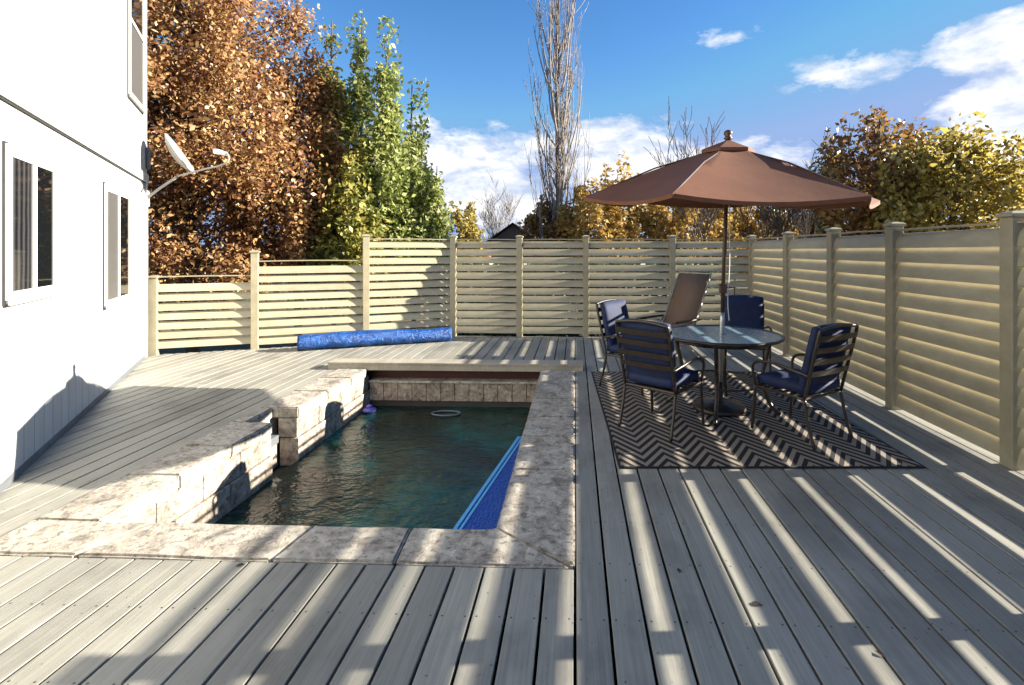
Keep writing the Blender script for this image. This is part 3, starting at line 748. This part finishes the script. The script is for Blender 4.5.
# recliner
rcn = thing('sling_recliner', 'brown woven sling recliner tilted back beside the rear fence, behind the table', 'recliner', (1.36, 7.5, 0), -math.atan2(-.74, -.67))
def rp(y, z): return (y, z)
bk0 = Vector((0, -.22, .42)); bk1 = Vector((0, -.72, 1.30))
for s in (-1, 1):
    bm = B(); tube(bm, [(s*.29, .32, .40), (s*.29, bk0.y, bk0.z), (s*.29, bk1.y, bk1.z)], .014, 8); obj('side_rail', bm, M['tanframe'], rcn, True)
    bm = B(); tube(bm, smoothpts([(s*.30, .36, .012), (s*.30, -.05, .40), (s*.30, -.30, .62)], 3), .014, 8); obj('leg', bm, M['tanframe'], rcn, True)
    bm = B(); tube(bm, smoothpts([(s*.315, -.42, .012), (s*.315, .05, .40), (s*.315, .18, .62)], 3), .014, 8); obj('leg', bm, M['tanframe'], rcn, True)
    bm = B(); box(bm, s*.33-.03, s*.33+.03, -.34, .26, .62, .65, .01); obj('armrest', bm, M['slat'], rcn)
bm = B()
pts = [(.34, .40), (.12, .375), (-.1, .375), (-.22, .42), (-.40, .73), (-.56, 1.0), (-.72, 1.30)]
for (ya, za), (yb_, zb_) in zip(pts, pts[1:]):
    vs = [bm.verts.new(q) for q in ((-.285, ya, za), (.285, ya, za), (.285, yb_, zb_), (-.285, yb_, zb_))]; bm.faces.new(vs)
bmesh.ops.remove_doubles(bm, verts=bm.verts, dist=.001)
o = obj('sling', bm, M['sling'], rcn, True); md = o.modifiers.new('s', 'SOLIDIFY'); md.thickness = .006
bm = B(); tube(bm, [(-.29, bk1.y, bk1.z), (.29, bk1.y, bk1.z)], .014, 8); obj('top_bar', bm, M['tanframe'], rcn)
# ------------------------------------------------------------ rolled cover
pa = P(297, 352); pb = P(452, 342); pa.z = 0; pb.z = 0
ax = (pb-pa); Lr = ax.length; t = ax.normalized(); sd = Vector((-t.y, t.x, 0))
bm = B(); NS_ = 60; seg = 28; rings = []
from mathutils import noise as mn
for i in range(NS_+1):
    u = i/NS_; ring = []
    rad = .125+.012*math.sin(u*5)+(.012*u)
    for k in range(seg):
        a = 2*PI*k/seg
        q = Vector((math.cos(a)*1.3, math.sin(a)*1.3, u*9))
        r = rad*(1+.12*mn.noise(q)+.05*mn.noise(q*4))
        z = rad+r*math.sin(a)*(.95); z = max(z, .004)
        ring.append(bm.verts.new(pa+sd*.13+t*(u*Lr)+sd*(r*1.15*math.cos(a))+Vector((0, 0, z))))
    rings.append(ring)
for a, c in zip(rings, rings[1:]):
    for k in range(seg): bm.faces.new((a[k], a[(k+1) % seg], c[(k+1) % seg], c[k]))
for ring, sg in ((rings[0], -1), (rings[-1], 1)):
    ins = ring
    for q in range(3):
        cc = sum((v.co for v in ins), Vector())/seg
        nn = [bm.verts.new(cc+(v.co-cc)*.68+t*sg*(-.02 if q % 2 == 0 else .015)) for v in ins]
        for k in range(seg): bm.faces.new((ins[k], ins[(k+1) % seg], nn[(k+1) % seg], nn[k]))
        ins = nn
    bm.faces.new(ins)
o = obj('rolled_cover', bm, M['bluecover'], None, True)
tag(o, 'bright blue rolled up pool cover lying on the deck along the sunlit fence', 'pool cover')
# ------------------------------------------------------------ fallen leaves
leafm = simple('dry_leaf', (.05, .028, .015), .8)
def leaf_mesh():
    bm = B(); vs = []
    for (x_, y_, z_) in ((0, -.045, 0), (.022, -.015, .008), (.026, .012, .012), (0, .05, .004), (-.024, .01, .012), (-.02, -.015, .008)): vs.append(bm.verts.new((x_, y_, z_)))
    c0 = bm.verts.new((0, 0, .001))
    for k in range(6): bm.faces.new((vs[k], vs[(k+1) % 6], c0))
    return bm
l0 = obj('fallen_leaf', leaf_mesh(), leafm)
lp = [((757, 605), 'dark curled leaf on the shaded boards below the rug'), ((679, 571), 'small dry leaf between two sunlit stripes left of the other leaf'), ((240, 566), 'dry leaf on the boards against the near coping'), ((880, 655), 'dry leaf near the bottom right of the deck')]
for k, ((px, py), lb) in enumerate(lp):
    sz_ = (.55, .42, .5, .4)[k]
    o = l0 if k == 0 else l0.copy()
    if k: C.objects.link(o)
    tag(o, lb, 'leaf', 'fallen leaves on the deck'); p_ = P(px, py); o.location = (p_.x, p_.y, .003); o.rotation_euler = (0, 0, k*1.9+1.2); o.scale = (sz_, sz_, sz_)
# ------------------------------------------------------------ vegetation
def leaves_obj(name, pts, size, m, parent, elong=1.5):
    n = len(pts); ctr = np.asarray(pts, dtype=np.float32)
    a = RNG.normal(size=(n, 3)); a /= np.linalg.norm(a, axis=1)[:, None]
    b_ = RNG.normal(size=(n, 3)); b_ -= a*(a*b_).sum(1)[:, None]; b_ /= np.linalg.norm(b_, axis=1)[:, None]
    s = size*RNG.uniform(.6, 1.35, (n, 1))
    c_ = np.cross(a, b_)
    v = np.stack([ctr-a*s*elong*.5, ctr+b_*s*.42+c_*s*.12, ctr+a*s*elong*.5, ctr-b_*s*.42+c_*s*.12], 1).reshape(-1, 3).astype(np.float32)
    me = bpy.data.meshes.new(name); me.vertices.add(4*n); me.vertices.foreach_set('co', v.ravel())
    me.loops.add(4*n); me.loops.foreach_set('vertex_index', np.arange(4*n, dtype=np.int32))
    me.polygons.add(n); me.polygons.foreach_set('loop_start', np.arange(0, 4*n, 4, dtype=np.int32)); me.polygons.foreach_set('loop_total', np.full(n, 4, dtype=np.int32))
    me.update(calc_edges=True); me.materials.append(m)
    o = bpy.data.objects.new(name, me); C.objects.link(o); o.parent = parent; return o
def branch(bm, tips, p, d, length, r, depth, spread, up=.15, nb=(2, 4), segs=4, rmin=.006, crook=.12):
    pts = [p.copy()]; rs = [r]; q = p.copy(); dd_ = d.copy()
    for k in range(segs):
        dd_ = (dd_+Vector((random.gauss(0, crook), random.gauss(0, crook), random.gauss(0, crook)+up*.4))).normalized()
        q = q+dd_*length/segs; pts.append(q.copy()); rs.append(max(rmin, r*(1-.6*(k+1)/segs)))
    tube(bm, pts, rs, 5 if depth else 6)
    tips.extend(pts[1:])
    if depth <= 0: return
    for _ in range(random.randint(*nb)):
        k = random.randint(1, segs); 
        ax_ = Vector((random.gauss(0, 1), random.gauss(0, 1), random.gauss(0, .5))).normalized()
        nd = (pts[k]-pts[k-1]).normalized()*(1-spread)+ax_*spread+Vector((0, 0, up)); nd.normalize()
        branch(bm, tips, pts[k], nd, length*random.uniform(.5, .78), max(rmin, rs[k]*.7), depth-1, spread, up, nb, segs, rmin, crook)
GZ = -1.45
def at(px, d, z=GZ):
    q = Q(px, CY, d); return Vector((q.x, q.y, z))
def ztop(py, d): return H+(CY-py)/F*d
def leafy(name, label, cat, px, d, top_py, rx, ry, zlow, n, size, m, group=None, clumps=90, shape='round', trunk_r=.16, bark='bark'):
    base = at(px, d); t = thing(name, label, cat, base, 0, group)
    zt = ztop(top_py, d)-GZ; zl = zlow-GZ
    bm = B(); tips = []
    tube(bm, smoothpts([(0, 0, 0), (.05, .03, zl*.6), (-.04, .02, (zl+zt)/2), (0, 0, zt*.92)], 4), [trunk_r*(1-.85*k/12) for k in range(13)], 8)
    cz = (zt+zl)/2; rz_ = (zt-zl)/2
    cl = []
    for k in range(clumps):
        while True:
            u = RNG.uniform(-1, 1, 3); rr = np.linalg.norm(u)
            if shape == 'cone':
                h_ = (u[2]+1)/2; lim = max(.06, (1-h_)**.75*min(1, .35+h_*3))
                if math.hypot(u[0], u[1]) < lim: break
            elif .25 < rr < 1: break
        w_ = (.82+.36*RNG.random()) if shape == 'round' else 1
        c_ = np.array([u[0]*rx*w_, u[1]*ry*w_, cz+u[2]*rz_*min(1.05, w_)])
        cl.append(c_)
        s_ = Vector((0, 0, max(zl*.6, min(zt*.9, c_[2]-.5*math.hypot(c_[0], c_[1])-.3))))
        e_ = Vector(c_); md_ = s_.lerp(e_, .5)+Vector((random.gauss(0, .1), random.gauss(0, .1), .1))
        tube(bm, smoothpts([s_, md_, e_], 2), [trunk_r*.22, trunk_r*.16, trunk_r*.12, .012, .006], 5)
    obj('trunk', bm, M[bark], t, True)
    cl = np.array(cl); idx = RNG.integers(0, len(cl), n)
    sg = np.array([rx, ry, rz_])*(.16 if shape == 'round' else .11)
    if shape == 'cone': sg = np.array([.16*rx+.03, .16*ry+.03, .35])
    sg = np.minimum(sg, .55)
    pts = cl[idx]+np.clip(RNG.normal(size=(n, 3)), -1.7, 1.7)*sg*RNG.uniform(.5, 1.2, (len(cl), 1))[idx]
    q_ = ((pts[:, 0]/rx)**2+(pts[:, 1]/ry)**2+((pts[:, 2]-cz)/rz_)**2)**.5
    pts = pts[(q_ < 1.16) if shape == 'round' else (q_ < 2)]
    pts = pts[pts[:, 2] > .05]
    leaves_obj('crown', pts, size, M[m], t)
    return t
leafy('maple_tree', 'broad orange and russet tree rising behind the low fence beside the white house', 'tree', 190, 14.5, -75, 3.7, 3.0, -.6, 80000, .094, 'leaf_maple', clumps=170, trunk_r=.22)
leafy('maple_tree', 'smaller golden brown tree between the big russet tree and the green poplars', 'tree', 296, 15.5, 60, 1.6, 1.6, -.6, 24000, .092, 'leaf_maple', clumps=70)
G = 'green poplars behind the fence'
leafy('poplar_tree', 'tall narrow poplar, the leftmost green spire above the russet tree', 'tree', 332, 16, -8, .85, .85, .0, 9000, .12, 'leaf_mix', G, 90, 'cone', .1)
leafy('poplar_tree', 'tall narrow poplar with a pale stem, second green spire from the left', 'tree', 362, 16.6, -20, .75, .75, .0, 6500, .12, 'leaf_poplar', G, 80, 'cone', .1, 'palebark')
leafy('poplar_tree', 'dense green poplar, third spire from the left and a little lower than its neighbours', 'tree', 387, 15.6, 30, .95, .95, .0, 9500, .115, 'leaf_poplar', G, 90, 'cone', .1)
leafy('poplar_tree', 'dense green poplar second from the right of the row', 'tree', 412, 16.2, 62, 1.0, .95, .0, 8500, .115, 'leaf_poplar', G, 80, 'cone', .1)
leafy('poplar_tree', 'shortest green poplar at the right end of the row, beside open sky', 'tree', 437, 16.0, 150, .7, .7, -.2, 4500, .11, 'leaf_poplar', G, 50, 'cone', .08)
leafy('poplar_tree', 'half yellow poplar low in front of the taller green spires', 'tree', 350, 14.9, 120, 1.2, 1.0, -.2, 9000, .12, 'leaf_mix', G, 80, 'cone', .09)
leafy('yellow_shrub', 'pale yellow shrub just above the fence to the right of the poplars', 'shrub', 465, 18, 198, .8, .7, .2, 2600, .11, 'leaf_yellow', None, 30, 'round', .06)
Gs = 'golden shrubs beyond the back fence'
for px, d, py, rx, m_, lb in ((545, 17, 200, .9, 'leaf_red', 'low brown shrub at the foot of the bare poplar'), (590, 16.3, 186, 1.0, 'leaf_gold', 'golden shrub to the right of the bare poplar'), (618, 16.8, 160, .8, 'leaf_gold', 'taller open golden shrub rising behind the left edge of the umbrella'),
                          (655, 17.8, 190, 1.6, 'leaf_gold', 'wide golden shrub seen under the left half of the umbrella'), (700, 19, 194, 1.6, 'leaf_gold', 'golden shrub left of the umbrella pole'), (752, 20.5, 202, 1.8, 'leaf_gold', 'low golden shrub right of the umbrella pole'), (810, 22.5, 196, 2.0, 'leaf_red', 'rusty shrub below the right edge of the umbrella')):
    leafy('golden_shrub' if m_ == 'leaf_gold' else 'brown_shrub', lb, 'shrub', px, d, py, rx, .9, .6, int(3600*rx), .12, m_, Gs, 46, 'round', .05)
leafy('red_tree', 'dark reddish brown tree behind the right fence, beside the umbrella', 'tree', 880, 14.5, 98, 1.7, 1.4, .2, 11000, .12, 'leaf_red', None, 80)
leafy('yellow_tree', 'bright yellow green tree behind the right fence at the edge of the view', 'tree', 955, 12.5, 116, 1.75, 1.4, .0, 13500, .11, 'leaf_yellow', None, 75)
leafy('yellow_tree', 'yellow leaved tree behind the nearest right fence posts', 'tree', 1060, 15.5, 140, 1.2, 1.2, .2, 6000, .11, 'leaf_yellow', None, 50)
leafy('evergreen_tree', 'dark green pointed tree behind the right end of the umbrella', 'tree', 822, 22, 142, 1.2, 1.0, .0, 5000, .14, 'leaf_dark', None, 60, 'cone', .1)
# bare trees
def bare(name, label, px, d, top_py, kind, rr=.07):
    base = at(px, d); t = thing(name, label, 'tree', base); hgt = ztop(top_py, d)-GZ
    bm = B(); tips = []
    if kind == 'poplar':
        tube(bm, smoothpts([(0, 0, 0), (.04, 0, hgt*.3), (-.03, .05, hgt*.6), (.05, 0, hgt)], 5), [rr*1.9*(1-.9*k/15) for k in range(16)], 8)
        obj('trunk', bm, M['bark'], t, True); bm = B()
        for k in range(85):
            z0 = hgt*random.uniform(.12, .8); a = random.uniform(0, 2*PI); out = random.uniform(.3, 1.15)*(1.0 if z0 < hgt*.5 else .8)
            ln = hgt*random.uniform(.16, .34); z1 = min(hgt*1.02, z0+ln); r0 = rr*random.uniform(.22, .6)
            c, s = math.cos(a), math.sin(a)
            pts = smoothpts([(0, 0, z0), (out*.5*c, out*.5*s, z0+ln*.2), (out*.85*c+random.gauss(0, .05), out*.85*s, z0+ln*.55), (out*c+random.gauss(0, .08), out*s, z1)], 3)
            tube(bm, pts, [max(.006, r0*(1-.85*i/9)) for i in range(10)], 5)
            for _ in range(3):
                i = random.randint(3, 8); q = pts[i]; dv = Vector((random.gauss(0, .35), random.gauss(0, .35), 1)).normalized()
                branch(bm, tips, q, dv, random.uniform(.5, 1.2), .012, 1, .25, .35, (2, 3), 3, .0055, .08)
        obj('branches', bm, M['palebark'], t, True)
        return t
    branch(bm, tips, Vector((0, 0, 0)), Vector((0, 0, 1)), hgt*.5, rr, 0, .3, .2, segs=6, crook=.05)
    tk = obj('trunk', bm, M['bark'], t, True); bm = B()
    stt = [Vector(q) for q in tips]
    for k in range(9):
        st_ = stt[min(len(stt)-1, 3+k % 3)] if k else stt[-1]
        a = k*2.4+random.uniform(-.3, .3); tilt_ = random.uniform(.25, .75)
        dv = Vector((math.cos(a)*tilt_, math.sin(a)*tilt_, 1)).normalized()
        branch(bm, tips, Vector(st_), dv, hgt*random.uniform(.22, .32), rr*.4, 3, .36, .18, (3, 4), 4, .008, .10)
    mz = float(np.percentile([v.co.z for v in bm.verts], 98.5))/hgt
    for v in bm.verts: v.co.z /= mz
    for v in tk.data.vertices: v.co.z /= mz
    obj('branches', bm, M['bark'] if kind == 'dark' else M['palebark'], t, True)
    return t
bare('bare_poplar', 'very tall bare poplar with upswept branches standing alone against the blue sky', 558, 17, -55, 'poplar', .085)
bare('bare_tree', 'bare branching tree rising above the left half of the umbrella', 684, 17, 136, 'dark', .065)
bare('bare_tree', 'thin bare tree whose twigs show above the right half of the umbrella', 806, 19, 146, 'dark', .06)
bare('bare_tree', 'bare tree whose dark stems show under the umbrella right of the pole', 775, 15, 175, 'dark', .05)
bare('bare_shrub', 'small grey bare bush above the fence between the poplars and the dark gable', 496, 26, 186, 'pale', .06)
# leafy backing added behind the back fence to darken the slat gaps
def added_hedge(a, c, label):
    a = Vector(a); c = Vector(c); n = int((c-a).length*1500)
    t = thing('added_hedge', label, 'added_hedge', (a.x, a.y, GZ)); p_ = []
    for _ in range(n):
        u = random.random(); q = (c-a)*u; d_ = (c-a).normalized(); s_ = Vector((-d_.y, d_.x, 0))*random.uniform(-.35, .35)
        p_.append((q.x+s_.x, q.y+s_.y, random.uniform(.05, 2.85+.12*mn.noise(Vector((u*9, 0, 0))))))
    leaves_obj('foliage', p_, .11, M['leaf_dark'], t)
    bm = B()
    for k in range(int((c-a).length/.6)+1):
        q = (c-a)*min(1, k*.6/(c-a).length); tube(bm, [(q.x, q.y, 0), (q.x+.05, q.y, 1.2), (q.x, q.y+.05, 2.5)], [.03, .02, .008], 5)
    obj('stems', bm, M['bark'], t)
added_hedge((-2.5, 10.5, 0), (3.3, 10.5, 0), 'dark foliage added behind the back fence to darken the gaps between its slats')
# neighbour shed gable
p_ = at(513, 24); t = thing('garden_shed', 'dark gabled shed roof just showing above the back fence', 'shed', p_)
zp = ztop(223, 24)-GZ; ze = ztop(240, 24)-GZ
M['shedwall'] = simple('shed_wall', (.12, .10, .09), .8)
bm = B(); box(bm, -1.05, 1.05, 0, 3, 0, ze-.02); prism(bm, [Vector((-1.05, 0, ze-.02)), Vector((1.05, 0, ze-.02)), Vector((0, 0, zp-.1))], Vector(), Vector((0, 3, 0))); obj('wall', bm, M['shedwall'], t)
bm = B()
for s in (-1, 1):
    prism(bm, [Vector((s*1.3, -.2, ze-.15)), Vector((0, -.2, zp-.06)), Vector((0, -.2, zp+.02)), Vector((s*1.36, -.2, ze-.12))], Vector(), Vector((0, 3.4, 0)))
obj('roof', bm, M['darkshingle'], t)
# distant wood all round
pts = []
for k in range(26000):
    a = random.uniform(0, 2*PI); d = random.uniform(62, 80)
    hh = 2.2+1.6*mn.noise(Vector((math.cos(a)*5, math.sin(a)*5, 0)))+1.0*mn.noise(Vector((math.cos(a)*17, math.sin(a)*17, 3)))
    pts.append((math.cos(a)*d, math.sin(a)*d, random.uniform(-1.4, max(.4, hh))))
o = leaves_obj('distant_trees', pts, .9, M['leaf_red'], None); tag(o, 'low band of far off autumn trees on the horizon', 'woodland', kind='stuff')
# ------------------------------------------------------------ light and sky
SUN_EL = R(20); SUN_AZ = math.atan(.10)     # from +X towards +Y
sv = Vector((math.cos(SUN_EL)*math.cos(SUN_AZ), math.cos(SUN_EL)*math.sin(SUN_AZ), math.sin(SUN_EL)))
sl = bpy.data.lights.new('sun', 'SUN'); sl.energy = 5.0; sl.angle = R(.38); sl.color = (1.0, .93, .80)
so = bpy.data.objects.new('sun', sl); C.objects.link(so); so.rotation_euler = sv.to_track_quat('Z', 'Y').to_euler()
w = bpy.data.worlds.new('World'); sc.world = w; w.use_nodes = True
nt = NT(w.node_tree); bg = w.node_tree.nodes['Background']
sky = nt.node('ShaderNodeTexSky', sky_type='NISHITA'); sky.sun_disc = False; sky.sun_elevation = SUN_EL; sky.sun_rotation = PI/2-SUN_AZ
sky.air_density = 1.0; sky.dust_density = .05; sky.ozone_density = 2.0
hs = nt.node('ShaderNodeHueSaturation'); hs.inputs['Saturation'].default_value = 1.30; hs.inputs['Value'].default_value = 1.25; hs.inputs['Hue'].default_value = .507; nt.put(hs.inputs['Color'], sky.outputs[0])
skyc = nt.mix(1.0, hs.outputs[0], (1.75, 2.55, 4.4), 'DARKEN')
g_ = nt.node('ShaderNodeTexCoord').outputs['Generated']
dx, dy, dz = nt.xyz(g_)
az = nt.m('ARCTAN2', dx, dy); el = nt.m('ARCSINE', dz)
nv = nt.node('ShaderNodeCombineXYZ'); nt.put(nv.inputs[0], nt.m('MULTIPLY', az, 3.0)); nt.put(nv.inputs[1], nt.m('MULTIPLY', el, 6.5)); nv.inputs[2].default_value = 1.3
n1 = nt.noise(nv.outputs[0], 1.5, 9, .62, .25); n2 = nt.noise(nv.outputs[0], 4.2, 7, .6, .2)
def dir_of(px, py):
    v_ = (RIGHT*((px-CX)/F)+FWD+Vector((0, 0, (CY-py)/F))).normalized()
    return math.atan2(v_.x, v_.y), math.asin(v_.z)
mask = None
for (px, py, wx, wy, k) in ((470, 175, 85, 52, 1.0), (625, 160, 75, 42, 1.0), (745, 165, 90, 34, .95), (860, 70, 80, 22, .68), (990, 48, 80, 32, 1.05), (1015, 105, 95, 50, 1.2), (722, 36, 40, 16, .62), (1000, 190, 110, 50, .9), (560, 215, 220, 26, .75)):
    a0, e0 = dir_of(px, py); sx = abs(dir_of(px+wx, py)[0]-a0); sy = abs(dir_of(px, py-wy)[1]-e0)
    q = nt.m('ADD', nt.m('POWER', nt.m('DIVIDE', nt.m('SUBTRACT', az, a0), sx), 2), nt.m('POWER', nt.m('DIVIDE', nt.m('SUBTRACT', el, e0), sy), 2))
    g1 = nt.m('MULTIPLY', nt.m('SUBTRACT', 1, nt.m('MULTIPLY', q, .5)), k); g1 = nt.m('MAXIMUM', g1, 0)
    mask = g1 if mask is None else nt.m('MAXIMUM', mask, g1)
dens = nt.m('ADD', mask, nt.m('MULTIPLY', nt.m('SUBTRACT', nt.m('ADD', nt.m('MULTIPLY', n1, .6), nt.m('MULTIPLY', n2, .4)), .5), 3.6))
cov = nt.m('MULTIPLY', nt.ramp(dens, [(.40, 0), (.80, 1)]), nt.ramp(mask, [(.02, 0), (.3, 1)]))
cc = nt.mix(nt.ramp(nt.noise(nv.outputs[0], 3.4, 7, .6, .3), [(.36, 0), (.6, 1)]), (3.0, 3.6, 4.8), (6.6, 6.5, 6.4))
fin = nt.mix(nt.m('MULTIPLY', cov, .93), skyc, cc)
nt.l.new(fin, bg.inputs[0]); bg.inputs[1].default_value = .05
sc.view_settings.view_transform = 'Standard'; sc.view_settings.look = 'None'; sc.view_settings.gamma = 1
sc.view_settings.exposure = 1.95
sc.render.resolution_x = 1024; sc.render.resolution_y = 685
sc.render.engine = 'CYCLES'; sc.cycles.diffuse_bounces = 2
